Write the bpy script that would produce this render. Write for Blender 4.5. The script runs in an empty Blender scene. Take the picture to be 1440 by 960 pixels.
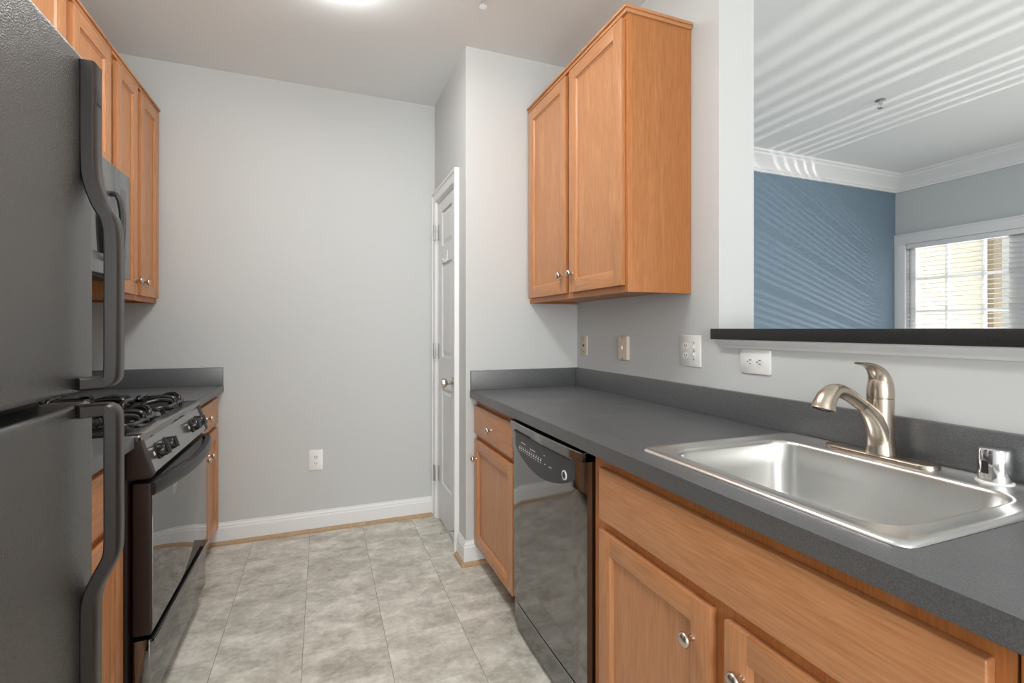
import bpy, bmesh, math, random
from mathutils import Vector, Matrix
random.seed(7)
SC = bpy.context.scene
COL = SC.collection
PI = math.pi

# ------------------------------------------------------------------ camera
cam_d = bpy.data.cameras.new('camera'); cam = bpy.data.objects.new('camera', cam_d); COL.objects.link(cam)
cam.location = (0, 0, 1.236); cam.rotation_euler = (PI/2, 0, -0.3728)
cam_d.sensor_width = 36; cam_d.lens = 682.9*36/1440; cam_d.shift_y = -17.92/1440; cam_d.clip_start = 0.02
SC.camera = cam
# ------------------------------------------------------------------ world / lights / exposure
W = bpy.data.worlds.new('World'); SC.world = W; W.use_nodes = True
W.node_tree.nodes['Background'].inputs[0].default_value = (0.86, 0.93, 1.0, 1)
W.node_tree.nodes['Background'].inputs[1].default_value = 0.9
SC.view_settings.view_transform = 'Standard'; SC.view_settings.look = 'None'
SC.view_settings.gamma = 1.0; SC.view_settings.exposure = 0.80
try: SC.view_settings.use_curve_mapping = False
except Exception: pass

def area(name, loc, rot, sx, sy, power, color=(1, 1, 1), spread=PI):
    l = bpy.data.lights.new(name, 'AREA'); l.shape = 'RECTANGLE'; l.size = sx; l.size_y = sy
    l.energy = power; l.color = color; l.spread = spread
    o = bpy.data.objects.new(name, l); o.location = loc; o.rotation_euler = rot; COL.objects.link(o); return o

LENS_POWER = 12
# area lamps for daylight on the window side of the living room (pointing -x)
area('sky_over_porch', (7.0, 2.0, 3.3), (0, math.radians(48), 0), 1.6, 2.4, 9, (0.98, 0.99, 1.0), 1.6)
area('bounce_fill', (7.0, 1.9, 0.25), (0, math.radians(122), 0), 0.8, 1.6, 17, (1.0, 1.0, 0.98), 1.6)  # added low lamp in place of ground bounce, brightens the living room ceiling
area('living_fill', (5.20, -0.9, 1.25), (0, PI/2, 0), 2.1, 2.4, 54, (1.0, 1.0, 0.99))  # added fill lamp inside the window wall; no balcony door is built
# added fill lamp behind the camera (pointing +y); no window is built there
area('rear_fill', (-0.1, -2.95, 1.5), (PI/2, 0, 0), 2.2, 1.8, 56, (1.0, 0.995, 0.98))
# added lamp strip standing in for sun reflected up from outside, through the blinds: soft stripes on ceiling and blue wall
po = area('glint_lamp', (8.6, 1.9, 0.15), (0, 0, 0), 0.04, 1.3, 38, (1, 0.99, 0.96), 1.5)
po.rotation_euler = (0, math.radians(118), 0)

# ------------------------------------------------------------------ dimensions
XR, XC, YB, YD, XB = 1.363, 0.722, 2.458, 3.205, 0.701
XLC, XW, CZ = -0.526, -1.165, 0.914
ZC = 2.717
YJ, XR2 = 1.390, 1.534
YBL, XWN = 3.08, 5.261

# ------------------------------------------------------------------ materials
def srgb(r, g, b):
    f = lambda c: (c/255/12.92) if c/255 <= .04045 else ((c/255+.055)/1.055)**2.4
    return (f(r), f(g), f(b), 1)
def mat(name, col, rough=.5, metal=0, bump=None, spec=None, coat=0, noise=None, ior=None):
    m = bpy.data.materials.new(name); m.use_nodes = True; nt = m.node_tree; b = nt.nodes['Principled BSDF']
    b.inputs['Base Color'].default_value = col; b.inputs['Roughness'].default_value = rough
    b.inputs['Metallic'].default_value = metal
    if ior: b.inputs['IOR'].default_value = ior
    if spec is not None: b.inputs['Specular IOR Level'].default_value = spec
    if coat: b.inputs['Coat Weight'].default_value = coat; b.inputs['Coat Roughness'].default_value = .08
    tc = nt.nodes.new('ShaderNodeTexCoord')
    if noise:   # (scale, amount, stretch)
        n = nt.nodes.new('ShaderNodeTexNoise'); n.inputs['Scale'].default_value = noise[0]; n.inputs['Detail'].default_value = 5
        mp = nt.nodes.new('ShaderNodeMapping'); mp.inputs['Scale'].default_value = noise[2] if len(noise) > 2 else (1, 1, 1)
        nt.links.new(tc.outputs['Object'], mp.inputs[0]); nt.links.new(mp.outputs[0], n.inputs['Vector'])
        mx = nt.nodes.new('ShaderNodeMix'); mx.data_type = 'RGBA'
        k = noise[1]
        mx.inputs[6].default_value = tuple(max(0, c*(1-k)) for c in col[:3])+(1,)
        mx.inputs[7].default_value = tuple(min(1, c*(1+k)) for c in col[:3])+(1,)
        nt.links.new(n.outputs['Fac'], mx.inputs[0]); nt.links.new(mx.outputs[2], b.inputs['Base Color'])
    if bump:    # (scale, strength, stretch, distance)
        n = nt.nodes.new('ShaderNodeTexNoise'); n.inputs['Scale'].default_value = bump[0]; n.inputs['Detail'].default_value = 3
        mp = nt.nodes.new('ShaderNodeMapping'); mp.inputs['Scale'].default_value = bump[2] if len(bump) > 2 else (1, 1, 1)
        nt.links.new(tc.outputs['Object'], mp.inputs[0]); nt.links.new(mp.outputs[0], n.inputs['Vector'])
        bp = nt.nodes.new('ShaderNodeBump'); bp.inputs['Strength'].default_value = bump[1]
        bp.inputs['Distance'].default_value = bump[3] if len(bump) > 3 else .002
        nt.links.new(n.outputs['Fac'], bp.inputs['Height']); nt.links.new(bp.outputs[0], b.inputs['Normal'])
    return m

def wood(name, c1, c2, c3, vertical=True, rough=.36):
    m = bpy.data.materials.new(name); m.use_nodes = True; nt = m.node_tree; b = nt.nodes['Principled BSDF']
    N = nt.nodes.new; L = nt.links.new
    tc = N('ShaderNodeTexCoord'); mp = N('ShaderNodeMapping'); L(tc.outputs['Object'], mp.inputs[0])
    mp.inputs['Scale'].default_value = (7, 7, .8) if vertical else (7, .8, 7)
    n1 = N('ShaderNodeTexNoise'); n1.inputs['Scale'].default_value = 1.6; n1.inputs['Detail'].default_value = 6
    n1.inputs['Distortion'].default_value = 1.2; L(mp.outputs[0], n1.inputs['Vector'])
    mp2 = N('ShaderNodeMapping'); L(tc.outputs['Object'], mp2.inputs[0])
    mp2.inputs['Scale'].default_value = (90, 90, 5) if vertical else (90, 5, 90)
    n2 = N('ShaderNodeTexNoise'); n2.inputs['Scale'].default_value = 2.5; n2.inputs['Detail'].default_value = 4; L(mp2.outputs[0], n2.inputs['Vector'])
    wv = N('ShaderNodeMath'); wv.operation = 'MULTIPLY'; L(n1.outputs['Fac'], wv.inputs[0]); wv.inputs[1].default_value = 9
    sn = N('ShaderNodeMath'); sn.operation = 'SINE'; L(wv.outputs[0], sn.inputs[0])
    ma = N('ShaderNodeMath'); ma.operation = 'MULTIPLY_ADD'; L(sn.outputs[0], ma.inputs[0]); ma.inputs[1].default_value = .10; ma.inputs[2].default_value = .18
    ad = N('ShaderNodeMath'); ad.operation = 'MULTIPLY_ADD'; L(n2.outputs['Fac'], ad.inputs[0]); ad.inputs[1].default_value = .65; L(ma.outputs[0], ad.inputs[2])
    cr = N('ShaderNodeValToRGB'); e = cr.color_ramp.elements
    e[0].position = .25; e[0].color = c3; e[1].position = .80; e[1].color = c1
    k = e.new(.52); k.color = c2
    L(ad.outputs[0], cr.inputs[0]); L(cr.outputs[0], b.inputs['Base Color'])
    b.inputs['Roughness'].default_value = rough
    bp = N('ShaderNodeBump'); bp.inputs['Strength'].default_value = .08; bp.inputs['Distance'].default_value = .001
    L(n2.outputs['Fac'], bp.inputs['Height']); L(bp.outputs[0], b.inputs['Normal'])
    return m

WC = (srgb(210, 157, 114), srgb(198, 141, 97), srgb(177, 118, 75))
M = {}
M['wood_v'] = wood('maple_vertical', *WC, vertical=True)
M['wood_h'] = wood('maple_horizontal', *WC, vertical=False)
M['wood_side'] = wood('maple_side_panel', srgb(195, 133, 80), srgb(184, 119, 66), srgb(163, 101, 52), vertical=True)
M['wood_frame'] = wood('maple_face_frame', srgb(206, 140, 84), srgb(194, 126, 72), srgb(172, 106, 56), vertical=True)
M['kick'] = mat('toe_kick_brown', srgb(96, 62, 40), .6)
M['shoe'] = wood('shoe_moulding_oak', srgb(208, 184, 152), srgb(190, 162, 126), srgb(160, 130, 96), vertical=False, rough=.5)
M['wall'] = mat('wall_grey_paint', srgb(204, 206, 206), .75, bump=(160, .12, (1, 1, 1), .001))
M['wall_living'] = mat('wall_living_grey_paint', srgb(200, 204, 206), .75)
M['blue'] = mat('wall_blue_paint', srgb(116, 137, 154), .7)
M['ceil'] = mat('ceiling_paint', srgb(238, 240, 240), .85, bump=(220, .15, (1, 1, 1), .001))
M['trim'] = mat('white_trim_paint', srgb(236, 237, 238), .4)
M['white'] = mat('white_plastic', srgb(238, 238, 236), .35)
M['beige'] = mat('beige_plastic', srgb(222, 208, 190), .4)
M['slot'] = mat('dark_slot', srgb(40, 38, 36), .5)
M['door_paint'] = mat('white_door_paint', srgb(222, 224, 225), .42)
M['nickel'] = mat('brushed_nickel', srgb(205, 196, 186), .27, 1.0)
M['faucet'] = mat('faucet_nickel', srgb(196, 184, 170), .26, 1.0, bump=(60, .04, (1, 1, 12), .0005))
M['chrome'] = mat('chrome', srgb(230, 230, 232), .07, 1.0)
M['brass'] = mat('hinge_steel', srgb(178, 178, 176), .35, 1.0)
M['steel'] = mat('stainless_steel', srgb(226, 226, 224), .31, 1.0, bump=(40, .05, (1, 14, 1), .0005))
M['blk_gloss'] = mat('black_gloss_enamel', srgb(22, 21, 20), .07, 0, ior=3.2)
M['blk_glass'] = mat('black_glass', srgb(20, 20, 20), .03, 0, ior=3.0)
M['blk_satin'] = mat('black_satin', srgb(38, 38, 40), .35)
M['dw_insert'] = mat('dishwasher_insert', srgb(58, 60, 62), .42)
M['blk_brown'] = mat('black_brown_side', srgb(42, 30, 26), .42, noise=(30, .3))
M['fridge'] = mat('fridge_textured_black', srgb(44, 46, 45), .27, 0, bump=(430, .9, (1, 1, 1), .0013), ior=2.6)
M['fridge_side'] = mat('fridge_side_black', srgb(40, 41, 42), .5)
M['fridge_handle'] = mat('fridge_handle_black', srgb(40, 36, 34), .34, 0, ior=1.6, bump=(500, .15, (1, 1, 1), .001))
M['rubber'] = mat('black_gasket', srgb(18, 18, 20), .6)
M['grey_badge'] = mat('badge_grey', srgb(168, 168, 172), .3, .8)
M['mark'] = mat('white_marking', srgb(222, 222, 222), .5)
M['panel_steel'] = mat('range_panel_dark', srgb(150, 152, 152), .16, .8)
M['siding'] = mat('vinyl_siding', srgb(205, 201, 190), .6)
M['porch'] = mat('porch_siding_paint', srgb(196, 189, 170), .6)
M['tan'] = mat('tan_post_paint', srgb(146, 132, 108), .6)
M['patio'] = mat('patio_concrete', srgb(190, 188, 182), .8, noise=(3, .15))
M['carpet'] = mat('living_floor_carpet', srgb(186, 178, 166), .95, bump=(300, .4))

def counter_mat(name, base, amp):
    m = bpy.data.materials.new(name); m.use_nodes = True; nt = m.node_tree; b = nt.nodes['Principled BSDF']
    N = nt.nodes.new; L = nt.links.new
    tc = N('ShaderNodeTexCoord')
    n = N('ShaderNodeTexNoise'); n.inputs['Scale'].default_value = 430; n.inputs['Detail'].default_value = 2; b.inputs['IOR'].default_value = 2.0; L(tc.outputs['Object'], n.inputs['Vector'])
    n2 = N('ShaderNodeTexNoise'); n2.inputs['Scale'].default_value = 5; n2.inputs['Detail'].default_value = 5; L(tc.outputs['Object'], n2.inputs['Vector'])
    cr = N('ShaderNodeValToRGB'); e = cr.color_ramp.elements
    e[0].position = .35; e[0].color = tuple(c*(1-amp) for c in base[:3])+(1,)
    e[1].position = .72; e[1].color = tuple(c*(1+2*amp) for c in base[:3])+(1,)
    L(n.outputs['Fac'], cr.inputs[0]); L(cr.outputs[0], b.inputs['Base Color'])
    rr = N('ShaderNodeMapRange'); rr.inputs[1].default_value = .3; rr.inputs[2].default_value = .7; rr.inputs[3].default_value = .34; rr.inputs[4].default_value = .46
    L(n2.outputs['Fac'], rr.inputs[0]); L(rr.outputs[0], b.inputs['Roughness'])
    return m
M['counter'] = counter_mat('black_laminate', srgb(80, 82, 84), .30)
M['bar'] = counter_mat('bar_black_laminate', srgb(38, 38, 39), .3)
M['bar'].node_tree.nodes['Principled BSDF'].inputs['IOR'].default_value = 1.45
M['cast'] = mat('black_cast_iron_enamel', srgb(20, 20, 21), .20, 0, ior=1.6)

def floor_mat():
    m = bpy.data.materials.new('vinyl_stone_tile'); m.use_nodes = True; nt = m.node_tree; b = nt.nodes['Principled BSDF']
    N = nt.nodes.new; L = nt.links.new
    tc = N('ShaderNodeTexCoord')
    sp = N('ShaderNodeSeparateXYZ'); L(tc.outputs['Object'], sp.inputs[0])
    T = .305
    def line(sock, off, w):
        a = N('ShaderNodeMath'); a.operation = 'ADD'; a.inputs[1].default_value = off; L(sock, a.inputs[0])
        d = N('ShaderNodeMath'); d.operation = 'DIVIDE'; d.inputs[1].default_value = T; L(a.outputs[0], d.inputs[0])
        f = N('ShaderNodeMath'); f.operation = 'FRACT'; L(d.outputs[0], f.inputs[0])
        s = N('ShaderNodeMath'); s.operation = 'SUBTRACT'; s.inputs[0].default_value = .5; L(f.outputs[0], s.inputs[1])
        ab = N('ShaderNodeMath'); ab.operation = 'ABSOLUTE'; L(s.outputs[0], ab.inputs[0])
        g = N('ShaderNodeMath'); g.operation = 'GREATER_THAN'; g.inputs[1].default_value = .5-w/T; L(ab.outputs[0], g.inputs[0])
        fl = N('ShaderNodeMath'); fl.operation = 'FLOOR'; L(d.outputs[0], fl.inputs[0])
        return g.outputs[0], fl.outputs[0]
    lx, fx = line(sp.outputs['X'], 10*T-.2365, .0011)
    ly, fy = line(sp.outputs['Y'], 20*T-.16, .0009)
    cb = N('ShaderNodeCombineXYZ'); L(fx, cb.inputs[0]); L(fy, cb.inputs[1])
    wn = N('ShaderNodeTexWhiteNoise'); L(cb.outputs[0], wn.inputs['Vector'])
    # each tile gets its own patch of the stone pattern
    vs = N('ShaderNodeVectorMath'); vs.operation = 'SCALE'; vs.inputs['Scale'].default_value = 9; L(wn.outputs['Color'], vs.inputs[0])
    va = N('ShaderNodeVectorMath'); va.operation = 'ADD'; L(tc.outputs['Object'], va.inputs[0]); L(vs.outputs[0], va.inputs[1])
    mp = N('ShaderNodeMapping'); mp.inputs['Scale'].default_value = (.8, 1.15, 1); L(va.outputs[0], mp.inputs[0])
    n1 = N('ShaderNodeTexNoise'); n1.inputs['Scale'].default_value = 8; n1.inputs['Detail'].default_value = 9; n1.inputs['Roughness'].default_value = .66; n1.inputs['Distortion'].default_value = .35
    L(mp.outputs[0], n1.inputs['Vector'])
    n2 = N('ShaderNodeTexNoise'); n2.inputs['Scale'].default_value = 13; n2.inputs['Detail'].default_value = 8; n2.inputs['Roughness'].default_value = .7; n2.inputs['Distortion'].default_value = .8
    mp2 = N('ShaderNodeMapping'); mp2.inputs['Location'].default_value = (5, 3, 0); mp2.inputs['Scale'].default_value = (.7, 1.2, 1); L(va.outputs[0], mp2.inputs[0]); L(mp2.outputs[0], n2.inputs['Vector'])
    cr = N('ShaderNodeValToRGB'); e = cr.color_ramp.elements
    e[0].position = .30; e[0].color = srgb(164, 159, 145); e[1].position = .68; e[1].color = srgb(234, 229, 219)
    k = e.new(.45); k.color = srgb(194, 190, 179); k = e.new(.55); k.color = srgb(211, 207, 197)
    n3 = N('ShaderNodeTexNoise'); n3.inputs['Scale'].default_value = 46; n3.inputs['Detail'].default_value = 6; n3.inputs['Roughness'].default_value = .7
    L(va.outputs[0], n3.inputs['Vector'])
    q = N('ShaderNodeMath'); q.operation = 'MULTIPLY_ADD'; L(n3.outputs['Fac'], q.inputs[0]); q.inputs[1].default_value = .42; q.inputs[2].default_value = -.21
    q2 = N('ShaderNodeMath'); q2.operation = 'ADD'; L(q.outputs[0], q2.inputs[0]); L(n1.outputs['Fac'], q2.inputs[1])
    L(q2.outputs[0], cr.inputs[0])
    c2 = N('ShaderNodeValToRGB'); e = c2.color_ramp.elements
    e[0].position = .60; e[0].color = (0, 0, 0, 1); e[1].position = .74; e[1].color = (1, 1, 1, 1)
    L(n2.outputs['Fac'], c2.inputs[0])
    mx = N('ShaderNodeMix'); mx.data_type = 'RGBA'; L(cr.outputs[0], mx.inputs[6]); mx.inputs[7].default_value = srgb(134, 122, 98)
    mul = N('ShaderNodeMath'); mul.operation = 'MULTIPLY'; mul.inputs[1].default_value = .75; L(c2.outputs[0], mul.inputs[0]); L(mul.outputs[0], mx.inputs[0])
    # seams
    s2 = N('ShaderNodeMath'); s2.operation = 'MULTIPLY'; s2.inputs[1].default_value = .12; L(ly, s2.inputs[0])
    s1 = N('ShaderNodeMath'); s1.operation = 'MULTIPLY'; s1.inputs[1].default_value = .75; L(lx, s1.inputs[0])
    mxm = N('ShaderNodeMath'); mxm.operation = 'MAXIMUM'; L(s1.outputs[0], mxm.inputs[0]); L(s2.outputs[0], mxm.inputs[1])
    m2 = N('ShaderNodeMix'); m2.data_type = 'RGBA'; L(mxm.outputs[0], m2.inputs[0]); L(mx.outputs[2], m2.inputs[6]); m2.inputs[7].default_value = srgb(92, 88, 80)
    L(m2.outputs[2], b.inputs['Base Color'])
    b.inputs['Roughness'].default_value = .42
    bp = N('ShaderNodeBump'); bp.inputs['Strength'].default_value = .05; bp.inputs['Distance'].default_value = .002
    L(n1.outputs['Fac'], bp.inputs['Height']); L(bp.outputs[0], b.inputs['Normal'])
    return m
M['floor'] = floor_mat()

def emis(name, col, st):
    m = bpy.data.materials.new(name); m.use_nodes = True; b = m.node_tree.nodes['Principled BSDF']
    b.inputs['Base Color'].default_value = col; b.inputs['Emission Color'].default_value = col; b.inputs['Emission Strength'].default_value = st
    return m
M['lens'] = emis('lit_acrylic_lens', (1, 1, .975, 1), LENS_POWER)
def glass():
    m = bpy.data.materials.new('window_glass'); m.use_nodes = True; nt = m.node_tree
    for n in list(nt.nodes):
        if n.type == 'BSDF_PRINCIPLED': nt.nodes.remove(n)
    out = [n for n in nt.nodes if n.type == 'OUTPUT_MATERIAL'][0]
    t = nt.nodes.new('ShaderNodeBsdfTransparent'); g = nt.nodes.new('ShaderNodeBsdfGlossy'); g.inputs['Roughness'].default_value = .02
    f = nt.nodes.new('ShaderNodeFresnel'); f.inputs['IOR'].default_value = 1.3
    x = nt.nodes.new('ShaderNodeMixShader'); nt.links.new(f.outputs[0], x.inputs[0]); nt.links.new(t.outputs[0], x.inputs[1]); nt.links.new(g.outputs[0], x.inputs[2])
    nt.links.new(x.outputs[0], out.inputs['Surface']); return m
M['glass'] = glass()

# ------------------------------------------------------------------ mesh helpers (all in world coordinates)
ORG = {}
def empty(name, loc, label, cat, group=None):
    o = bpy.data.objects.new(name, None); o.empty_display_size = .1; COL.objects.link(o); o.location = loc
    ORG[o.name] = Vector(loc); o['label'] = label; o['category'] = cat
    if group: o['group'] = group
    return o
class MB:
    def __init__(s): s.b = bmesh.new(); s.mi = 0
    def _fin(s, verts, bev=0, seg=2):
        fs = set(f for v in verts for f in v.link_faces)
        for f in fs: f.material_index = s.mi
        if bev:
            es = list(set(e for v in verts for e in v.link_edges))
            r = bmesh.ops.bevel(s.b, geom=es, offset=bev, segments=seg, affect='EDGES', profile=.6, clamp_overlap=True, material=-1)
        return s
    def box(s, x0, x1, y0, y1, z0, z1, bev=0, seg=2):
        x0, x1 = sorted((x0, x1)); y0, y1 = sorted((y0, y1)); z0, z1 = sorted((z0, z1))
        r = bmesh.ops.create_cube(s.b, size=1); vs = r['verts']
        for v in vs: v.co = Vector(((x0+x1)/2+v.co.x*(x1-x0), (y0+y1)/2+v.co.y*(y1-y0), (z0+z1)/2+v.co.z*(z1-z0)))
        return s._fin(vs, bev, seg)
    def loft(s, loops, closed=True, cap0=True, cap1=True):
        vl = [[s.b.verts.new(p) for p in l] for l in loops]; n = len(loops[0])
        for a, b in zip(vl, vl[1:]):
            for i in range(n if closed else n-1):
                j = (i+1) % n
                f = s.b.faces.new((a[i], a[j], b[j], b[i])); f.material_index = s.mi
        if cap0: f = s.b.faces.new(list(reversed(vl[0]))); f.material_index = s.mi
        if cap1: f = s.b.faces.new(vl[-1]); f.material_index = s.mi
        return s
    def prism(s, poly, axis, a0, a1, bev=0):
        # poly in the two remaining axes in order (x: y,z / y: x,z / z: x,y)
        def P(u, v, a): return {'x': (a, u, v), 'y': (u, a, v), 'z': (u, v, a)}[axis]
        l0 = [s.b.verts.new(P(u, v, a0)) for u, v in poly]; l1 = [s.b.verts.new(P(u, v, a1)) for u, v in poly]
        n = len(poly); s.b.faces.new(l0); s.b.faces.new(list(reversed(l1)))
        for i in range(n): s.b.faces.new((l0[i], l1[i], l1[(i+1) % n], l0[(i+1) % n]))
        return s._fin(l0+l1, bev)
    def lathe(s, prof, c, d=(0, 0, 1), n=24, sy=1.0):
        # prof: (radius, height) along direction d from c
        d = Vector(d).normalized(); q = d.to_track_quat('Z', 'Y').to_matrix(); c = Vector(c)
        loops = []
        for r, h in prof:
            loops.append([c+q@Vector((r*math.cos(2*PI*i/n), r*sy*math.sin(2*PI*i/n), h)) for i in range(n)])
        return s.loft(loops)
    def tube(s, pts, r, n=12, flat=1.0, side=None):
        # r: number or list; flat scales the second cross axis
        pts = [Vector(p) for p in pts]; N = len(pts)
        rs = r if isinstance(r, (list, tuple)) else [r]*N
        up = Vector(side) if side else None; loops = []; prev = None
        for i, p in enumerate(pts):
            t = (pts[min(i+1, N-1)]-pts[max(i-1, 0)]).normalized()
            if up: a = up - t*up.dot(t); a.normalize()
            else:
                if prev is None: prev = Vector((0, 0, 1)) if abs(t.z) < .9 else Vector((1, 0, 0))
                a = prev - t*prev.dot(t); a.normalize(); prev = a
            b = t.cross(a)
            rr = rs[i]; ra, rb = (rr if isinstance(rr, tuple) else (rr, rr*flat))
            loops.append([p+a*ra*math.cos(2*PI*k/n)+b*rb*math.sin(2*PI*k/n) for k in range(n)])
        return s.loft(loops)
    def sweep(s, pts, prof, side):
        # rectangular / arbitrary cross-section prof [(a,b)] swept; a along side vector, b along t x side
        pts = [Vector(p) for p in pts]; N = len(pts); side = Vector(side); loops = []
        for i, p in enumerate(pts):
            t = (pts[min(i+1, N-1)]-pts[max(i-1, 0)]).normalized()
            a = side-t*side.dot(t); a.normalize(); b = t.cross(a)
            loops.append([p+a*u+b*v for u, v in prof])
        return s.loft(loops)
    def build(s, name, mats, parent=None, smooth=True, angle=35, origin=None):
        bmesh.ops.recalc_face_normals(s.b, faces=s.b.faces)
        org = Vector((0, 0, 0))
        if parent is not None: org = ORG[parent.name]
        elif origin is not None: org = Vector(origin)
        me = bpy.data.meshes.new(name)
        for v in s.b.verts: v.co -= org
        s.b.to_mesh(me); s.b.free()
        if not isinstance(mats, (list, tuple)): mats = [mats]
        for m in mats: me.materials.append(m)
        if smooth:
            me.polygons.foreach_set('use_smooth', [True]*len(me.polygons))
            me.set_sharp_from_angle(angle=math.radians(angle))
        o = bpy.data.objects.new(name, me); COL.objects.link(o)
        ORG[o.name] = org
        if parent is not None: o.parent = parent
        else: o.location = org
        return o
def struct(o): o['kind'] = 'structure'; return o
def tag(o, label, cat, group=None):
    o['label'] = label; o['category'] = cat
    if group: o['group'] = group
    return o
def smoothpath(pts, k=8):
    # Catmull-Rom
    P = [Vector(p) for p in pts]; P = [2*P[0]-P[1]]+P+[2*P[-1]-P[-2]]; out = []
    for i in range(1, len(P)-2):
        for j in range(k):
            t = j/k; a, b, c, d = P[i-1:i+3]
            out.append(.5*((2*b)+(-a+c)*t+(2*a-5*b+4*c-d)*t*t+(-a+3*b-3*c+d)*t*t*t))
    out.append(P[-2]); return out
def rrect(x0, x1, y0, y1, r, z, n=6):
    pts = []
    for cx, cy, a0 in ((x1-r, y1-r, 0), (x0+r, y1-r, PI/2), (x0+r, y0+r, PI), (x1-r, y0+r, 1.5*PI)):
        for i in range(n+1):
            a = a0+PI/2*i/n; pts.append((cx+r*math.cos(a), cy+r*math.sin(a), z))
    return pts

# ================================================================== STRUCTURE
HX, HY = 6.9, 0
struct(MB().box(XW-.12, XR+.17, -3.1, YD+.12, -.1, 0).build('floor', M['floor'], smooth=False))
struct(MB().box(XR+.17, XWN+.14, -3.1, YBL+.12, -.1, 0).build('floor_living', M['carpet'], smooth=False))
struct(MB().box(XW-.12, XWN+.14, -3.1, YD+.12, ZC, ZC+.1).build('ceiling', M['ceil'], smooth=False))
struct(MB().box(XW-.12, XB, YD, YD+.12, 0, ZC).build('wall_back', M['wall'], smooth=False))
struct(MB().box(XW-.12, XW, -3.1, YD, 0, ZC).build('wall_left', M['wall'], smooth=False))
# closet block: front (facing camera) and side (with the door opening y 2.645..3.125, z<2.075)
DY0, DY1, DZ = 2.655, 3.135, 2.06
b = MB().box(XB, XR, YB, YB+.10, 0, ZC)
struct(b.build('wall_closet_front', M['wall'], smooth=False))
b = MB().box(XB, XB+.10, YB+.10, DY0, 0, ZC).box(XB, XB+.10, DY1, YD+.12, 0, ZC).box(XB, XB+.10, DY0, DY1, DZ, ZC)
struct(b.build('wall_closet_side', M['wall'], smooth=False))
# kitchen/living partition: full height part and the low wall under the bar
struct(MB().box(XR, XR2, YJ, YBL+.12, 0, ZC).build('wall_right', M['wall'], smooth=False))
struct(MB().box(XR, XR2, -1.0, YJ, 0, 1.198).build('wall_bar', M['wall'], smooth=False))
# living room
struct(MB().box(XR2, XWN+.14, YBL, YBL+.12, 0, ZC).build('wall_accent', M['blue'], smooth=False))
# window wall with opening
WY0, WY1, WZ0, WZ1 = 1.20, 2.985, .77, 2.05
b = MB().box(XWN, XWN+.14, WY1, YBL, 0, ZC).box(XWN, XWN+.14, WY0, WY1, 0, WZ0).box(XWN, XWN+.14, WY0, WY1, WZ1, ZC).box(XWN, XWN+.14, -3.1, WY0, 0, ZC)
struct(b.build('wall_window', M['wall_living'], smooth=False))
struct(MB().box(XW-.12, XWN+.14, -3.2, -3.1, 0, ZC).build('wall_rear', M['wall_living'], smooth=False))

# baseboards (profiled)
def bb_profile(t=.014, h=.125):
    return [(0, 0), (t, 0), (t, h*.74), (t*.75, h*.80), (t*.75, h*.86), (t*.35, h*.93), (t*.3, h), (0, h)]
b = MB(); b.prism([(YD-u, v) for u, v in bb_profile()], 'x', XLC-.08, XB); struct(b.build('baseboard_back', M['trim'], angle=20))
b = MB().loft([[(XB-u, DY0-.073, v) for u, v in bb_profile()], [(XB-u, YB-u, v) for u, v in bb_profile()], [(.835, YB-u, v) for u, v in bb_profile()]])
struct(b.build('baseboard_closet', M['trim'], angle=20))
def shoe_profile(r=.017): return [(0, 0), (r, 0), (r, .006)]+[(r*math.cos(a), .004+r*math.sin(a)) for a in (.5, .9, 1.3)]+[(0, .004+r)]
b = MB(); b.prism([(YD-.014-u, v) for u, v in shoe_profile()], 'x', XLC-.08, XB-.02); struct(b.build('trim_1', M['shoe']))
b = MB().loft([[(XB-.014-u, DY0-.075, v) for u, v in shoe_profile()], [(XB-.014-u, YB-.014-u, v) for u, v in shoe_profile()], [(.835, YB-.014-u, v) for u, v in shoe_profile()]])
struct(b.build('trim_2', M['shoe']))
# crown moulding in the living room
def crown(c0=.15):
    # (out from wall, z) profile
    z = ZC-c0
    return [(0, z), (.016, z), (.018, z+.018), (.026, z+.022), (.030, z+.040), (.055, z+.075), (.085, z+.100), (.100, z+.112), (.104, z+.128), (.118, z+.132), (.120, ZC), (0, ZC)]
b = MB(); b.prism([(YBL-u, v) for u, v in crown()], 'x', XR2, XWN); struct(b.build('trim_3', M['trim'], angle=20))
b = MB(); b.prism([(XWN-u, v) for u, v in crown()], 'y', -3.1, YBL); struct(b.build('trim_4', M['trim'], angle=20))
b = MB(); b.prism([(YBL-u, v) for u, v in bb_profile()], 'x', XR2, XWN); struct(b.build('baseboard_accent', M['trim'], angle=20))
b = MB(); b.prism([(XWN-u, v) for u, v in bb_profile()], 'y', -3.1, YBL-.014); struct(b.build('baseboard_window', M['trim'], angle=20))
# window casing
cw = .095
b = MB().box(XWN-.02, XWN, WY1, YBL, WZ0-.02, WZ1, .004)
b.box(XWN-.02, XWN, WY0-cw, WY0, WZ0-.02, WZ1, .004).box(XWN-.022, XWN, WY0-cw, YBL, WZ1, WZ1+.10, .004)
b.box(XWN-.03, XWN, WY0-cw, YBL, WZ1+.085, WZ1+.10, .003)
b.box(XWN-.05, XWN, WY0-cw-.02, YBL, WZ0-.045, WZ0-.02, .004)
struct(b.build('trim_5', M['trim']))
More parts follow.
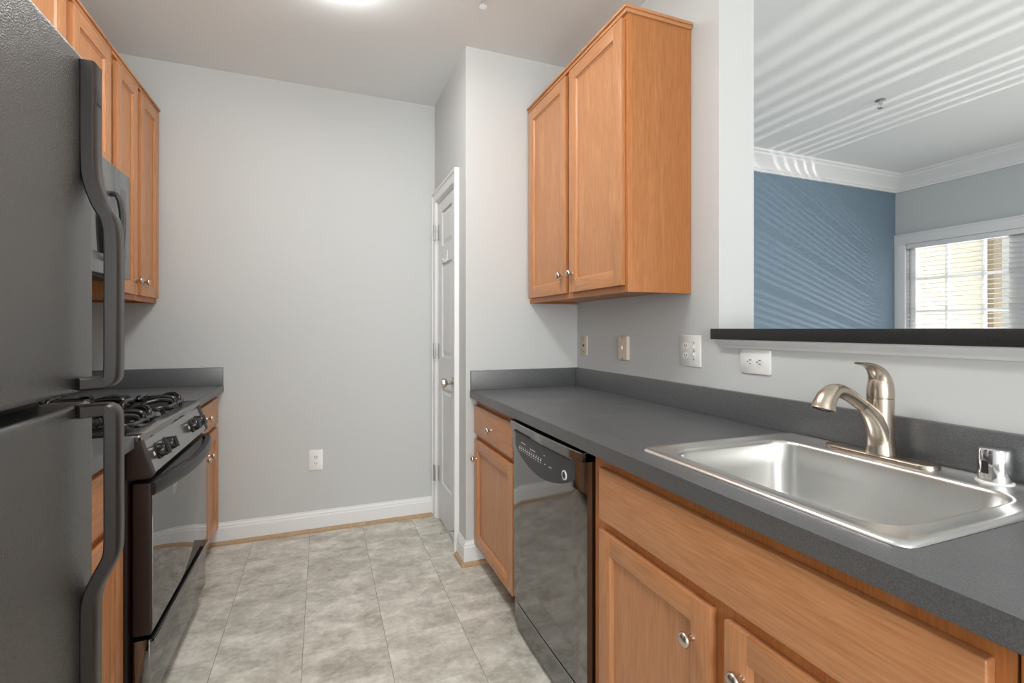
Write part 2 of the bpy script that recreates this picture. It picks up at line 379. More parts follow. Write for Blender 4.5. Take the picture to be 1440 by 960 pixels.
# window frame with grilles: twin unit, wide mullion at y 2.06..2.20
wx0, wx1 = XWN+.05, XWN+.11
b = MB()
def sash(y0, y1):
    b.box(wx0, wx1, y0, y0+.05, WZ0, WZ1, .003).box(wx0, wx1, y1-.05, y1, WZ0, WZ1, .003)
    b.box(wx0, wx1, y0, y1, WZ1-.03, WZ1, .003).box(wx0, wx1, y0, y1, WZ0, WZ0+.05, .003)
    n = 3; 
    for z in (1.716, 1.40, 1.085): b.box(wx0+.015, wx1-.015, y0, y1, z-.012, z+.012, .002)
sash(2.19, WY1-.005); sash(WY0+.005, 2.12)
for y in (2.692, 2.427, 1.83, 1.54): b.box(wx0+.012, wx1-.012, y-.012, y+.012, WZ0+.01, WZ1-.01, .002)
b.box(wx0-.01, wx1+.01, 2.07, 2.25, WZ0, WZ1, .003)
win = struct(b.build('window_1', M['trim']))
MB().box(wx0+.028, wx0+.032, WY0+.05, 2.065, WZ0+.04, WZ1-.02).box(wx0+.028, wx0+.032, 2.255, WY1-.05, WZ0+.04, WZ1-.02).build('pane', M['glass'], win, smooth=False)

# ---- closet door with casing
cs = .062
cpf = [(0, 0), (0, .012), (.006, .016), (.030, .016), (.046, .018), (.050, .025), (.062, .025), (.062, 0)]   # (distance outward from the opening, thickness)
b = MB().loft([[(XB-t, DY0-w, 0) for w, t in cpf], [(XB-t, DY0-w, DZ+w) for w, t in cpf], [(XB-t, DY1+w, DZ+w) for w, t in cpf], [(XB-t, DY1+w, 0) for w, t in cpf]])
b.box(XB+.0005, XB+.1, DY0, DY0+.012, 0, DZ).box(XB+.0005, XB+.1, DY1-.012, DY1, 0, DZ).box(XB+.0005, XB+.1, DY0+.012, DY1-.012, DZ-.012, DZ)
struct(b.build('trim_6', M['trim'], angle=20))
dx = XB+.004
y0, y1 = DY0+.016, DY1-.016
b = MB()
zb, zt = .018, DZ-.016
st = .10
panels = [(1.755, 1.975), (1.06, 1.645), (.26, .865)]
b.box(dx+.010, dx+.032, y0, y1, zb, zt)                    # core
b.box(dx, dx+.010, y0, y0+st, zb, zt, .001).box(dx, dx+.010, y1-st, y1, zb, zt, .001)
edges = [zt]+[e for p in panels for e in (p[1], p[0])]+[zb]
for i in range(0, len(edges), 2): b.box(dx, dx+.010, y0+st, y1-st, edges[i+1], edges[i], .001)
for j, (p0, p1) in enumerate(panels):                      # raised field, with sloped edges
    a0, a1 = y0+st, y1-st
    def lp(m, x): return [(x, a0+m, p0+m), (x, a1-m, p0+m), (x, a1-m, p1-m), (x, a0+m, p1-m)]
    b.loft([lp(.010, dx+.0105), lp(.038, dx+.003)], cap0=False)
door = struct(b.build('door_1', M['door_paint'], angle=12, origin=(XB, y1, 0)))
h = MB().lathe([(.031, 0), (.031, .006), (.012, .012), (.011, .035), (.022, .042), (.029, .055), (.026, .068), (.012, .074)], (dx, y0+.062, .925), (-1, 0, 0))
h.build('door_knob', M['nickel'], door)
for z in (1.86, 1.09, .30):
    MB().box(XB-.021, XB-.017, y1-.01, y1+.026, z-.05, z+.05, .001).lathe([(.006, 0), (.006, .10)], (XB-.023, y1+.008, z-.05)).box(dx-.002, dx, y1-.03, y1, z-.05, z+.05).build('hinge', M['brass'], door)
h = MB().lathe([(.011, 0), (.011, .004), (.004, .006), (.004, .065), (.008, .066), (.008, .078), (.004, .08)], (dx, y0+.05, .075), (-1, 0, 0), n=12).build('door_stop', M['nickel'], door)
MB().tube([(dx-.001, y0+.20, 1.70), (dx-.001, y0+.20, 1.66), (dx-.012, y0+.20, 1.64), (dx-.03, y0+.20, 1.655)], .004, n=8).lathe([(.010, 0), (.010, .003)], (dx, y0+.20, 1.70), (-1, 0, 0), n=12).build('coat_hook', M['white'], door)

# ---- bar top and the cove under it
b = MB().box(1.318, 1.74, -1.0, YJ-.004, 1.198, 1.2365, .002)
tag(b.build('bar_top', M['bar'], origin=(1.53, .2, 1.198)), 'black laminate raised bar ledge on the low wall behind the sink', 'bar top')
b = MB(); pf = [(XR, 1.168), (XR-.004, 1.168), (XR-.010, 1.176), (XR-.026, 1.186), (XR-.036, 1.192), (XR-.036, 1.198), (XR, 1.198)]
b.prism(pf, 'y', -1.0, YJ-.012)
struct(b.build('trim_7', M['trim'], angle=20))

# ================================================================== CABINETS
def knob(parent, x, y, z, n):
    MB().lathe([(.0075, 0), (.0065, .004), (.006, .012), (.0085, .015), (.0155, .019), (.0165, .023), (.014, .0275), (.008, .030), (.001, .0305)], (x, y, z), (n, 0, 0), n=20).build('knob', M['nickel'], parent, angle=50)
def shaker(name, parent, xf, n, y0, y1, z0, z1, fr=.056, th=.020, knob_at=None):
    xa = xf; xb = xf+n*th
    b = MB(); b.mi = 0
    b.box(xa, xb, y0, y0+fr, z0, z1, .0025).box(xa, xb, y1-fr, y1, z0, z1, .0025)
    b.mi = 1
    e = .0008
    b.box(xa, xb-n*e*0, y0+fr-.001, y1-fr+.001, z0, z0+fr, .0025).box(xa, xb, y0+fr-.001, y1-fr+.001, z1-fr, z1, .0025)
    b.mi = 0
    xp = xf+n*th*.45
    b.box(xa+n*.002, xp, y0+fr-.004, y1-fr+.004, z0+fr-.004, z1-fr+.004)
    # sloped sticking around the panel
    a0, a1, c0, c1 = y0+fr-.001, y1-fr+.001, z0+fr-.001, z1-fr+.001
    def lp(m, x): return [(x, a0+m, c0+m), (x, a1-m, c0+m), (x, a1-m, c1-m), (x, a0+m, c1-m)]
    b.loft([lp(0, xb-n*.003), lp(.008, xp+n*.0005)], cap0=False, cap1=False)
    o = b.build(name, [M['wood_v'], M['wood_h']], parent, angle=30)
    if knob_at: knob(o, xb, knob_at[0], knob_at[1], n)
    return o
def slab(name, parent, xf, n, y0, y1, z0, z1, th=.020, knob_at=None):
    o = MB().box(xf, xf+n*th, y0, y1, z0, z1, .004, 3).build(name, M['wood_h'], parent)
    if knob_at: knob(o, xf+n*th, knob_at[0], knob_at[1], n)
    return o
def face_frame(b, xf, n, y0, y1, z0, z1, ysplits, zsplits, w=.04, th=.019):
    xb = xf-n*th
    b.box(xf, xb, y0, y0+w, z0, z1).box(xf, xb, y1-w, y1, z0, z1)
    for y in ysplits: b.box(xf, xb, y-w*.6, y+w*.6, z0, z1)
    b.box(xf-n*.0004, xb, y0+w, y1-w, z0, z0+w).box(xf-n*.0004, xb, y0+w, y1-w, z1-w, z1)
    for z in zsplits: b.box(xf-n*.0004, xb, y0+w, y1-w, z-w*.5, z+w*.5)
def base_cab(label, xf, n, y0, y1, xwall, zs, fronts, ysplits=(), kick=True):
    root = empty('base_cabinet', ((xf+xwall)/2, (y0+y1)/2, 0), label, 'cabinet')
    b = MB(); xin = xf-n*.019
    b.box(xin, xwall, y0, y0+.016, .10, .872).box(xin, xwall, y1-.016, y1, .10, .872).box(xin, xwall, y0+.016, y1-.016, .10, .116)
    b.box(xwall, xwall+n*.006, y0+.016, y1-.016, .116, .872)
    b.build('carcass', M['wood_side'], root, smooth=False)
    b = MB(); face_frame(b, xf, n, y0, y1, .10, .872, ysplits, zs); b.build('face_frame', M['wood_frame'], root, smooth=False)
    if kick: MB().box(xf-n*.075, xf-n*.09, y0, y1, 0.0, .10).build('toe_kick', M['kick'], root, smooth=False)
    for f in fronts:
        if f[0] == 'door': shaker('door', root, xf, n, *f[1:5], knob_at=f[5])
        else: slab('drawer' if f[0] == 'drawer' else 'false_front', root, xf, n, *f[1:5], knob_at=f[5])
    return root
FR = .762
base_cab('maple base cabinet at the far end of the right counter, one drawer over one door', FR, -1, 1.874, YB-.002, XR-.003, [.672],
         [('drawer', 1.898, 2.440, .690, .838, (2.17, .757)), ('door', 1.898, 2.440, .112, .662, (2.405, .566))])
base_cab('long maple sink cabinet right of the dishwasher with two doors and a plain panel', FR, -1, .316, 1.262, XR-.003, [.672],
         [('false', .335, 1.212, .690, .838, None), ('door', .782, 1.212, .112, .660, (.832, .572)), ('door', .335, .744, .112, .660, (.700, .572))], ysplits=[.763])
base_cab('maple base cabinet nearest the camera, right of the sink cabinet', FR, -1, -.30, .312, XR-.003, [.672],
         [('drawer', -.28, .262, .690, .838, (0, .757)), ('door', -.28, .262, .112, .660, (.2, .572))])
FL = -.566
base_cab('maple base cabinet between the range and the back wall, pair of narrow doors', FL, 1, 2.556, YD-.018, XW+.003, [.690],
         [('drawer', 2.578, 3.165, .705, .848, (2.87, .777)), ('door', 2.578, 2.862, .112, .680, (2.822, .575)), ('door', 2.880, 3.165, .112, .680, (2.918, .575))], ysplits=[2.871])
base_cab('maple base cabinet between the black refrigerator and the range', FL, 1, 1.03, 1.774, XW+.003, [.672],
         [('drawer', 1.05, 1.752, .690, .848, (1.40, .762)), ('door', 1.05, 1.396, .112, .660, (1.36, .572)), ('door', 1.406, 1.752, .112, .660, (1.445, .572))], ysplits=[1.401])

def crown_cap(b, xf, n, y0, y1, xwall, z, ends):
    # small top cap moulding that overhangs front (and near end)
    ya = y0-(.012 if ends else 0)
    b.box(xf+n*.020, xwall, ya, y1, z-.012, z, .003).box(xf+n*.012, xwall, ya+.005, y1, z-.026, z-.010, .002)
def wall_cab(label, xf, n, y0, y1, xwall, z0, z1, doors, ysplit=(), near_end=True, mid=None):
    root = empty('wall_cabinet', ((xf+xwall)/2, (y0+y1)/2, z0), label, 'cabinet')
    b = MB(); xin = xf-n*.019
    b.box(xin, xwall, y0, y0+.012, z0, z1-.02).box(xin, xwall, y1-.012, y1, z0, z1-.02)
    b.box(xin, xwall, y0+.012, y1-.012, z0+.012, z0+.026).box(xin, xwall, y0+.012, y1-.012, z1-.034, z1-.02)
    b.build('carcass', M['wood_side'], root, smooth=False)
    b = MB(); face_frame(b, xf, n, y0, y1, z0, z1-.02, ysplit, [], w=.038); b.build('face_frame', M['wood_frame'], root, smooth=False)
    b = MB(); crown_cap(b, xf, n, y0, y1, xwall, z1+.003, near_end); b.build('top_moulding', M['wood_h'], root)
    for d in doors: shaker('door', root, xf, n, *d[:4], knob_at=d[4])
    return root
wall_cab('honey maple wall cabinet with two doors hanging above the right counter', 1.065, -1, 1.533, YB-.003, XR-.003, 1.375, 2.44,
         [(1.548, 1.962, 1.400, 2.405, (1.932, 1.485)), (2.000, 2.425, 1.400, 2.405, (2.034, 1.485))], ysplit=[1.98])
UL = -.850
wall_cab('maple wall cabinet in the far left corner, right of the microwave', UL, 1, 2.556, YD-.002, XW+.003, 1.375, 2.44,
         [(2.598, 2.850, 1.400, 2.405, (2.822, 1.468)), (2.896, 3.172, 1.400, 2.405, (2.926, 1.468))], ysplit=[2.871], near_end=False)
wall_cab('short maple wall cabinet directly above the microwave', UL, 1, 1.79, 2.554, XW+.003, 1.892, 2.44,
         [(1.808, 2.144, 1.906, 2.405, None), (2.192, 2.532, 1.906, 2.405, None)], ysplit=[2.176], near_end=False)

# ================================================================== COUNTERTOPS
def counter_top(xf, xwall, y0, y1, hole=None, backs=()):
    z0, z1 = CZ-.040, CZ
    n = 1 if xwall > xf else -1
    b = MB(); bm = b.b
    xs = sorted({xf, xwall} | ({hole[0], hole[1]} if hole else set())); ys = sorted({y0, y1} | ({hole[2], hole[3]} if hole else set()))
    vt = {(x, y, z): bm.verts.new((x, y, z)) for x in xs for y in ys for z in (z0, z1)}
    def inh(i, j): return hole and abs(xs[i]-hole[0]) < 1e-6 and abs(ys[j]-hole[2]) < 1e-6
    cells = [(i, j) for i in range(len(xs)-1) for j in range(len(ys)-1) if not inh(i, j)]
    cs_ = set(cells)
    for i, j in cells:
        q = [(xs[i], ys[j]), (xs[i+1], ys[j]), (xs[i+1], ys[j+1]), (xs[i], ys[j+1])]
        bm.faces.new([vt[p+(z1,)] for p in q]); bm.faces.new([vt[p+(z0,)] for p in reversed(q)])
        for (di, dj, a, c) in ((0, -1, 0, 1), (1, 0, 1, 2), (0, 1, 2, 3), (-1, 0, 3, 0)):
            if (i+di, j+dj) not in cs_: bm.faces.new((vt[q[a]+(z0,)], vt[q[c]+(z0,)], vt[q[c]+(z1,)], vt[q[a]+(z1,)]))
    es = [e for e in bm.edges if all(abs(v.co.x-xf) < 1e-6 for v in e.verts) and abs(e.verts[0].co.z-e.verts[1].co.z) < 1e-6]
    bmesh.ops.bevel(bm, geom=es, offset=.003, segments=2, affect='EDGES')
    return b
b = counter_top(XC, XR-.003, -.30, YB-.003, hole=(.81, 1.30, .475, 1.05))
ct = tag(b.build('countertop', M['counter'], origin=(1.04, 1.1, .874)), 'long speckled black laminate countertop holding the stainless sink', 'countertop')
MB().box(XR-.022, XR-.003, -.30, YB-.003, CZ+.0004, CZ+.102, .002).build('backsplash', M['counter'], ct)
MB().box(XC+.002, XR-.022, YB-.022, YB-.003, CZ+.0004, CZ+.102, .002).build('backsplash', M['counter'], ct)
b = counter_top(XLC, XW+.003, 2.556, YD-.003)
ct = tag(b.build('countertop', M['counter'], origin=(-.85, 2.88, .874)), 'short black laminate countertop between range and back wall', 'countertop')
MB().box(XW+.003, XLC-.001, YD-.022, YD-.003, CZ+.0004, CZ+.102, .002).build('backsplash', M['counter'], ct)
MB().box(XW+.003, XW+.022, 2.556, YD-.022, CZ+.0004, CZ+.102, .002).build('backsplash', M['counter'], ct)
b = counter_top(XLC, XW+.003, 1.03, 1.774)
ct = tag(b.build('countertop', M['counter'], origin=(-.85, 1.4, .874)), 'black laminate countertop between refrigerator and range', 'countertop')
MB().box(XW+.003, XW+.022, 1.03, 1.774, CZ+.0004, CZ+.102, .002).build('backsplash', M['counter'], ct)

# ================================================================== SINK
sx0, sx1, sy0, sy1 = .788, 1.334, .446, 1.082
root = empty('sink', ((sx0+sx1)/2, (sy0+sy1)/2, CZ), 'rectangular single bowl stainless steel sink set into the countertop', 'sink')
bx0, bx1, by0, by1 = .838, 1.232, .500, 1.022
def br(m, r, z): return rrect(bx0+m, bx1-m, by0+m, by1-m, r, z)
b = MB()
loops = [rrect(sx0, sx1, sy0, sy1, .030, CZ+.0006), rrect(sx0+.001, sx1-.001, sy0+.001, sy1-.001, .029, CZ+.003), rrect(sx0+.005, sx1-.005, sy0+.005, sy1-.005, .027, CZ+.0065),
         rrect(sx0+.014, sx1-.010, sy0+.014, sy1-.014, .025, CZ+.0070), rrect(sx0+.020, sx1-.013, sy0+.020, sy1-.020, .024, CZ+.0045),
         br(-.010, .070, CZ+.0045), br(-.005, .066, CZ+.0040), br(-.001, .062, CZ+.0005), br(.001, .060, CZ-.006),
         br(.006, .060, CZ-.060), br(.012, .060, CZ-.130), br(.018, .060, CZ-.155), br(.030, .056, CZ-.172), br(.050, .045, CZ-.180)]
b.loft(loops, cap0=False, cap1=False)
# floor of the bowl slopes to the drain
cx, cy = (bx0+bx1)/2, (by0+by1)/2
last = loops[-1]
n = len(last)
circ = []
for p in last:
    a = math.atan2(p[1]-cy, p[0]-cx); circ.append((cx+.045*math.cos(a), cy+.045*math.sin(a), CZ-.186))
b.loft([last, circ], cap0=False, cap1=False)
bmesh.ops.remove_doubles(b.b, verts=b.b.verts, dist=1e-5)
b.build('basin', M['steel'], root, angle=60)
MB().lathe([(.044, 0), (.044, .003), (.036, .004), (.034, -.006), (.010, -.008), (.001, -.008)], (cx, cy, CZ-.187)).build('drain', M['chrome'], root)

# ================================================================== FAUCET
FX, FY = 1.283, .785
zf = CZ+.0048
root = empty('faucet', (FX, FY, zf), 'brushed nickel pull-out kitchen faucet standing behind the sink bowl', 'faucet')
b = MB()
def stad(hw, hl, z, n=12):
    pts = []
    for sgn, a0 in ((1, 0), (-1, PI)):
        for i in range(n+1):
            a = a0+PI*i/n; pts.append((FX+hw*math.cos(a), FY+.005+sgn*(hl-hw)+hw*math.sin(a), z))
    return pts
b.loft([stad(.030, .128, zf), stad(.030, .128, zf+.007), stad(.028, .126, zf+.010), stad(.022, .12, zf+.0112)])
b.build('deck_plate', M['faucet'], root, angle=45)
# body: column flaring at foot, leaning neck toward the bowl (-x)
zb = zf+.0105
b = MB().lathe([(.0345, 0), (.0345, .004), (.0325, .012), (.0300, .030), (.0280, .060), (.0275, .090), (.0285, .118), (.0285, .136)], (FX, FY, zb), n=32)
neck = smoothpath([(FX, FY, zb+.012), (FX-.003, FY, zb+.040), (FX-.013, FY, zb+.066), (FX-.030, FY, zb+.0905), (FX-.048, FY, zb+.108), (FX-.066, FY, zb+.1215)], 6)
def lerp_list(keys, n): 
    out = []
    for i in range(n):
        t = i/(n-1)*(len(keys)-1); k = min(int(t), len(keys)-2); out.append(keys[k]+(keys[k+1]-keys[k])*(t-k))
    return out
rs = [(r_*.96, r_) for r_ in lerp_list([.0315, .0295, .0265, .0220, .0180, .0156], len(neck))]
b.tube(neck, rs, n=24, side=(0, 1, 0))
b.build('body', M['faucet'], root, angle=50)
sp = smoothpath([(FX-.067, FY, zb+.122), (FX-.095, FY, zb+.1385), (FX-.122, FY, zb+.152), (FX-.148, FY, zb+.1605), (FX-.170, FY, zb+.159), (FX-.188, FY, zb+.148), (FX-.198, FY, zb+.132), (FX-.202, FY, zb+.120)], 6)
N_ = len(sp); rr = []
for i in range(N_):
    t = i/(N_-1)
    r = .0150+(.0012)*min(1, t*2) if t < .5 else .0162+(.0265-.0162)*((t-.5)/.5)**.8
    rr.append((r*(.98), r))
b = MB().tube(sp, rr, n=24, side=(0, 1, 0))
b.build('spray_head', M['faucet'], root, angle=50)
e = sp[-1]; dd = (sp[-1]-sp[-2]).normalized()
MB().lathe([(.0225, -.001), (.0225, .0015), (.017, .002), (.016, -.0005), (.001, -.0005)], e, dd, n=24).build('nozzle', M['blk_satin'], root)
# handle: dome with a lever sweeping forward
b = MB().lathe([(.0287, 0), (.0290, .004), (.0285, .020), (.0260, .038), (.0215, .052), (.014, .062), (.004, .066)], (FX, FY, zb+.1372), n=32)
lv = smoothpath([(FX+.003, FY, zb+.145), (FX+.001, FY, zb+.168), (FX-.006, FY, zb+.190), (FX-.021, FY, zb+.207), (FX-.045, FY, zb+.2185), (FX-.080, FY, zb+.2235)], 6)
rr = list(zip(lerp_list([.0275, .026, .0235, .020, .0165, .0110], len(lv)), lerp_list([.0265, .0245, .0200, .0125, .0060, .0030], len(lv))))
b.tube(lv, rr, n=20, side=(0, 1, 0))
b.build('lever_handle', M['faucet'], root, angle=60)

# air gap cap
ax, ay = 1.296, .572
root = empty('air_gap', (ax, ay, zf), 'small chrome dishwasher air gap cap on the sink corner', 'air gap')
MB().lathe([(.0300, 0), (.0300, .003), (.0285, .004)], (ax, ay, zf), n=28).build('flange', M['white'], root)
MB().lathe([(.0262, 0), (.0268, .010), (.0268, .060), (.0255, .0645), (.022, .0655), (.001, .066)], (ax, ay, zf+.0042), n=32).build('cap', M['chrome'], root, angle=40)
MB().box(ax-.0276, ax-.0258, ay-.002, ay+.010, zf+.020, zf+.046, .001).build('vent_slot', M['slot'], root)

# ================================================================== DISHWASHER
dy0, dy1 = 1.272, 1.868
xd = .735
root = empty('dishwasher', (1.03, (dy0+dy1)/2, 0), 'glossy black built-in dishwasher in the right cabinet run', 'dishwasher')
MB().box(.775, XR-.01, dy0+.004, dy1-.004, .10, .866, .003).box(.80, 1.2, dy0+.03, dy1-.03, 0, .10).build('body', M['blk_brown'], root)
# door slab with gently bowed face
def bow(z0, z1, x0, x1, bulge, ya, yb, nseg=14, bev=.004):
    loops = []
    for k in range(nseg+1):
        t = k/nseg; y = ya+(yb-ya)*t; bx = x0-bulge*math.sin(PI*t)
        e = .004*(1 if k in (0, nseg) else 0)
        loops.append([(bx+e, y, z0+.002), (bx+e, y, z1-.002), (bx+e+.003, y, z1), (x1, y, z1), (x1, y, z0), (bx+e+.003, y, z0)])
    return loops
b = MB().loft(bow(.135, .742, xd, .773, .004, dy0, dy1)); b.build('door_panel', M['blk_gloss'], root, angle=30)
b = MB().loft(bow(.742, .862, xd-.006, .773, .008, dy0, dy1))
b.loft(bow(.836, .864, xd-.016, .773, .008, dy0, dy1))
b.build('control_panel', M['blk_gloss'], root, angle=30)
# matt control insert with an arched lower edge, hung on the face
pts = []
ya, yb = dy0+.055, dy1-.055
ns = 18
top = .826
loopf, loopb = [], []
def fx(y): t = (y-dy0)/(dy1-dy0); return xd-.006-.008*math.sin(PI*max(0, min(1, t)))
outline = []
for k in range(ns+1):
    t = k/ns; y = ya+(yb-ya)*t; outline.append((y, .770-.060*math.sin(PI*t)**.75))
rowt = [(y, top) for y, z in outline]
b = MB()
lo = []
for (y, zl) in outline:
    xx = min(fx(y), xd+.0)-.0025
    lo.append([(xx, y, zl), (xx, y, top), (xx+.012, y, top), (xx+.012, y, zl)])
b.loft(lo); ins = b.build('control_insert', M['dw_insert'], root, angle=30)
b = MB()
for k in range(11):
    y = 1.765-.0205*k; x = fx(y)-.0034
    b.box(x, x+.002, y-.005, y+.005, .7700, .7735).box(x, x+.002, y-.004, y+.004, .7625, .7645)
    b.box(x, x+.002, y-.006, y-.004, .776, .781)
for y, w, z in ((1.72, .045, .795), (1.63, .05, .790), (1.53, .006, .795), (1.525, .010, .7665), (1.485, .020, .7660)):
    x = fx(y)-.0034; b.box(x, x+.002, y-w/2, y+w/2, z-.0010, z+.0010)
b.build('panel_markings', M['mark'], ins, smooth=False)
yk = 1.385; x = fx(yk)
MB().lathe([(.0155, 0), (.0155, .003), (.0115, .0035), (.0110, .0022), (.001, .0022)], (x-.0022, yk, .768), (-1, 0, 0), n=28).build('start_button', M['mark'], ins)
MB().lathe([(.0108, 0), (.0108, .001)], (x-.0045, yk, .768), (-1, 0, 0), n=24).box(x-.0075, x-.004, yk-.0015, yk+.0015, .764, .772).build('button_face', M['dw_insert'], ins)
MB().box(xd-.0215, xd-.012, 1.655, 1.80, .8290, .8350).build('latch_slot', M['rubber'], root)
b = MB().loft(bow(.030, .120, xd+.004, .785, .003, dy0, dy1)); b.build('kick_panel', M['blk_gloss'], root, angle=30)

# ================================================================== RANGE
ry0, ry1 = 1.780, 2.548
xo = -.487
root = empty('gas_range', (-.83, (ry0+ry1)/2, 0), 'black freestanding gas range with mirror-like oven door', 'range')
MB().box(-.545, XW+.01, ry0, ry1, .05, .885, .004).box(-.60, -1.1, ry0+.03, ry1-.03, 0, .05).build('body', M['blk_brown'], root)
# oven door
b = MB().box(-.535, xo, ry0+.004, ry1-.004, .300, .765, .006)
od = b.build('oven_door', M['blk_brown'], root)
MB().box(xo-.001, xo+.003, ry0+.012, ry1-.012, .308, .735, .002).build('door_glass', M['blk_glass'], od)
# handle: broad bowed bar with slotted tray behind it
ny = 24; loops = []
for k in range(ny+1):
    t = k/ny; y = ry0+.004+(ry1-ry0-.008)*t
    d = .012+.052*math.sin(PI*t)**.8
    xo2 = xo+d; xi = xo2-.022 if d > .034 else xo
    zt = .768
    loops.append([(xi, y, zt-.040), (xo2-.006, y, zt-.042), (xo2, y, zt-.034), (xo2+.001, y, zt-.010), (xo2-.004, y, zt), (xi, y, zt)])
b = MB().loft(loops)
b.build('handle', M['blk_satin'], od, angle=40)
b = MB(); 
for k in range(5):
    x = xo+.001+.0075*k
    s_ = .10+.045*k
    b.box(x, x+.0035, ry0+s_, ry1-s_, .7562, .7662)
b.build('vent_louvres', M['grey_badge'], od)
tl = []
for k in range(25):
    t = k/24; y = ry0+.006+(ry1-ry0-.012)*t; xe = xo+.002+max(0, .052*math.sin(PI*t)**.8-.010)
    tl.append([(xo, y, .750), (xe, y, .750), (xe, y, .756), (xo, y, .756)])
MB().loft(tl).build('vent_tray', M['rubber'], od)
# storage drawer
b = MB().box(-.535, xo-.002, ry0+.004, ry1-.004, .085, .288, .006).box(xo-.03, xo+.012, ry0+.006, ry1-.006, .262, .288, .005)
b.build('storage_drawer', M['blk_gloss'], root)
# sloped control panel
pf = [(-.60, .885), (-.60, .780), (xo-.002, .780), (xo+.004, .790), (-.515, .888)]
b = MB().prism(pf, 'y', ry0+.030, ry1-.03); cp = b.build('control_panel', M['panel_steel'], root, angle=20)
pf2 = [(-.60, .898), (-.60, .778), (xo+.000, .778), (xo+.007, .790), (-.512, .898)]
MB().prism(pf2, 'y', ry0, ry0+.030, .004).build('end_cap', M['blk_brown'], root)
MB().prism(pf2, 'y', ry1-.030, ry1, .004).build('end_cap', M['blk_brown'], root)
nrm = Vector((.098, 0, .032)).normalized()
for y in (ry0+.118, ry0+.215, ry1-.215, ry1-.118):
    p = Vector((-.4985, y, .838))
    k_ = MB().lathe([(.027, 0), (.027, .004), (.0235, .006), (.0215, .022), (.0195, .026), (.001, .027)], p, nrm, n=28).build('control_knob', M['cast'], cp, angle=40)
    # raised grip bar
    g = MB(); up = Vector((-.032, 0, .098)).normalized(); c = p+nrm*.026
    q = []
    for a, h in ((-.0045, 0), (.0045, 0), (.0035, .008), (-.0035, .008)): q.append((a, h))
    g.loft([[c+Vector((0, a, 0))+nrm*h+up*u for a, h in q] for u in (-.019, .019)])
    g.build('grip', M['blk_satin'], k_)
for y in (ry0+.118, ry0+.215, ry1-.215, ry1-.118):
    c = Vector((-.4985, y-.038, .838))+nrm*.0006
    up = Vector((-.032, 0, .098)).normalized()
    MB().loft([[c+Vector((0, a, 0))+up*u for a in (-.006, .006)]+[c+nrm*-.002+Vector((0, a, 0))+up*u for a in (.006, -.006)] for u in (-.006, .006)]).build('dial_mark', M['mark'], cp, smooth=False)
# cooktop
b = MB().box(-.512, XW+.012, ry0, ry1, .885, .912, .008, 3); ck = b.build('cooktop', M['blk_gloss'], root)
MB().box(-.5135, -.560, ry0+.032, ry1-.032, .905, .9135, .004).build('front_trim', M['panel_steel'], root)
bc = [(-.695, ry0+.195), (-.695, ry1-.195), (-.985, ry0+.195), (-.985, ry1-.195)]
for (x, y) in bc:
    MB().lathe([(.075, 0), (.070, .002), (.045, .006), (.045, .012), (.036, .013), (.036, .022), (.032, .0245), (.001, .025)], (x, y, .9115), n=28).build('burner', M['chrome' if 0 else 'blk_satin'], ck)
    g = MB(); s_ = .135
    ring = rrect(x-s_, x+s_, y-s_, y+s_, .035, .932, n=5)
    rp = [Vector(p) for p in ring]+[Vector(ring[0])]
    g.tube(rp, (.0085), n=8)
    for a in range(4):
        dx_, dy_ = ((1, 0), (0, 1), (-1, 0), (0, -1))[a]
        pts = [(x+dx_*s_, y+dy_*s_, .930), (x+dx_*(s_-.004), y+dy_*(s_-.004), .950), (x+dx_*(s_-.03), y+dy_*(s_-.03), .958), (x+dx_*.075, y+dy_*.075, .958), (x+dx_*.045, y+dy_*.045, .955), (x+dx_*.034, y+dy_*.034, .945)]
        g.tube(smoothpath(pts, 4), (.0100), n=8)
        cx_, cy_ = ((1, 1), (1, -1), (-1, 1), (-1, -1))[a]
        g.tube([(x+cx_*(s_-.010), y+cy_*(s_-.010), .912), (x+cx_*(s_-.010), y+cy_*(s_-.010), .934)], .006, n=8)
        # raised corner bridges
        pts = [(x+cx_*s_, y+cy_*.055, .932), (x+cx_*(s_-.002), y+cy_*.065, .950), (x+cx_*(s_-.02), y+cy_*.095, .958), (x+cx_*.095, y+cy_*(s_-.02), .958), (x+cx_*.065, y+cy_*(s_-.002), .950), (x+cx_*.055, y+cy_*s_, .932)]
        g.tube(smoothpath(pts, 4), .0085, n=8)
    g.build('grate', M['cast'], root, angle=60)
# low back guard of the range
MB().box(XW+.012, XW+.05, ry0, ry1, .912, .985, .006).build('back_guard', M['blk_gloss'], root)

# ================================================================== MICROWAVE
my0, my1, mz0, mz1 = 1.794, 2.552, 1.440, 1.888
xm = -.770
M['mw'] = mat('microwave_grey_black', srgb(112, 118, 120), .22, .45)
root = empty('microwave', (-.95, (my0+my1)/2, mz0), 'over-the-range microwave under the short wall cabinet', 'microwave')
MB().box(xm-.032, XW+.01, my0+.004, my1-.004, mz0, mz1, .004).build('body', M['fridge_side'], root)
msp = 2.385
md = MB().box(xm-.031, xm, my0, msp-.002, mz0+.004, mz1-.002, .005).build('door', M['mw'], root)
MB().prism([(my0+.05, mz0+.08), (my0+.05, mz1-.07), (msp-.10, mz1-.07), (msp-.085, mz1-.14), (msp-.082, (mz0+mz1)/2), (msp-.085, mz0+.14), (msp-.10, mz0+.08)], 'x', xm-.001, xm+.0015).build('door_window', M['blk_glass'], md, smooth=False)
MB().box(xm-.031, xm-.001, msp+.002, my1, mz0+.004, mz1-.002, .005).build('control_panel', M['mw'], root)
MB().box(xm-.001, xm+.0008, msp+.055, my1-.035, mz0+.10, mz1-.075, .0008).build('keypad', M['blk_glass'], root)
hy = msp-.045
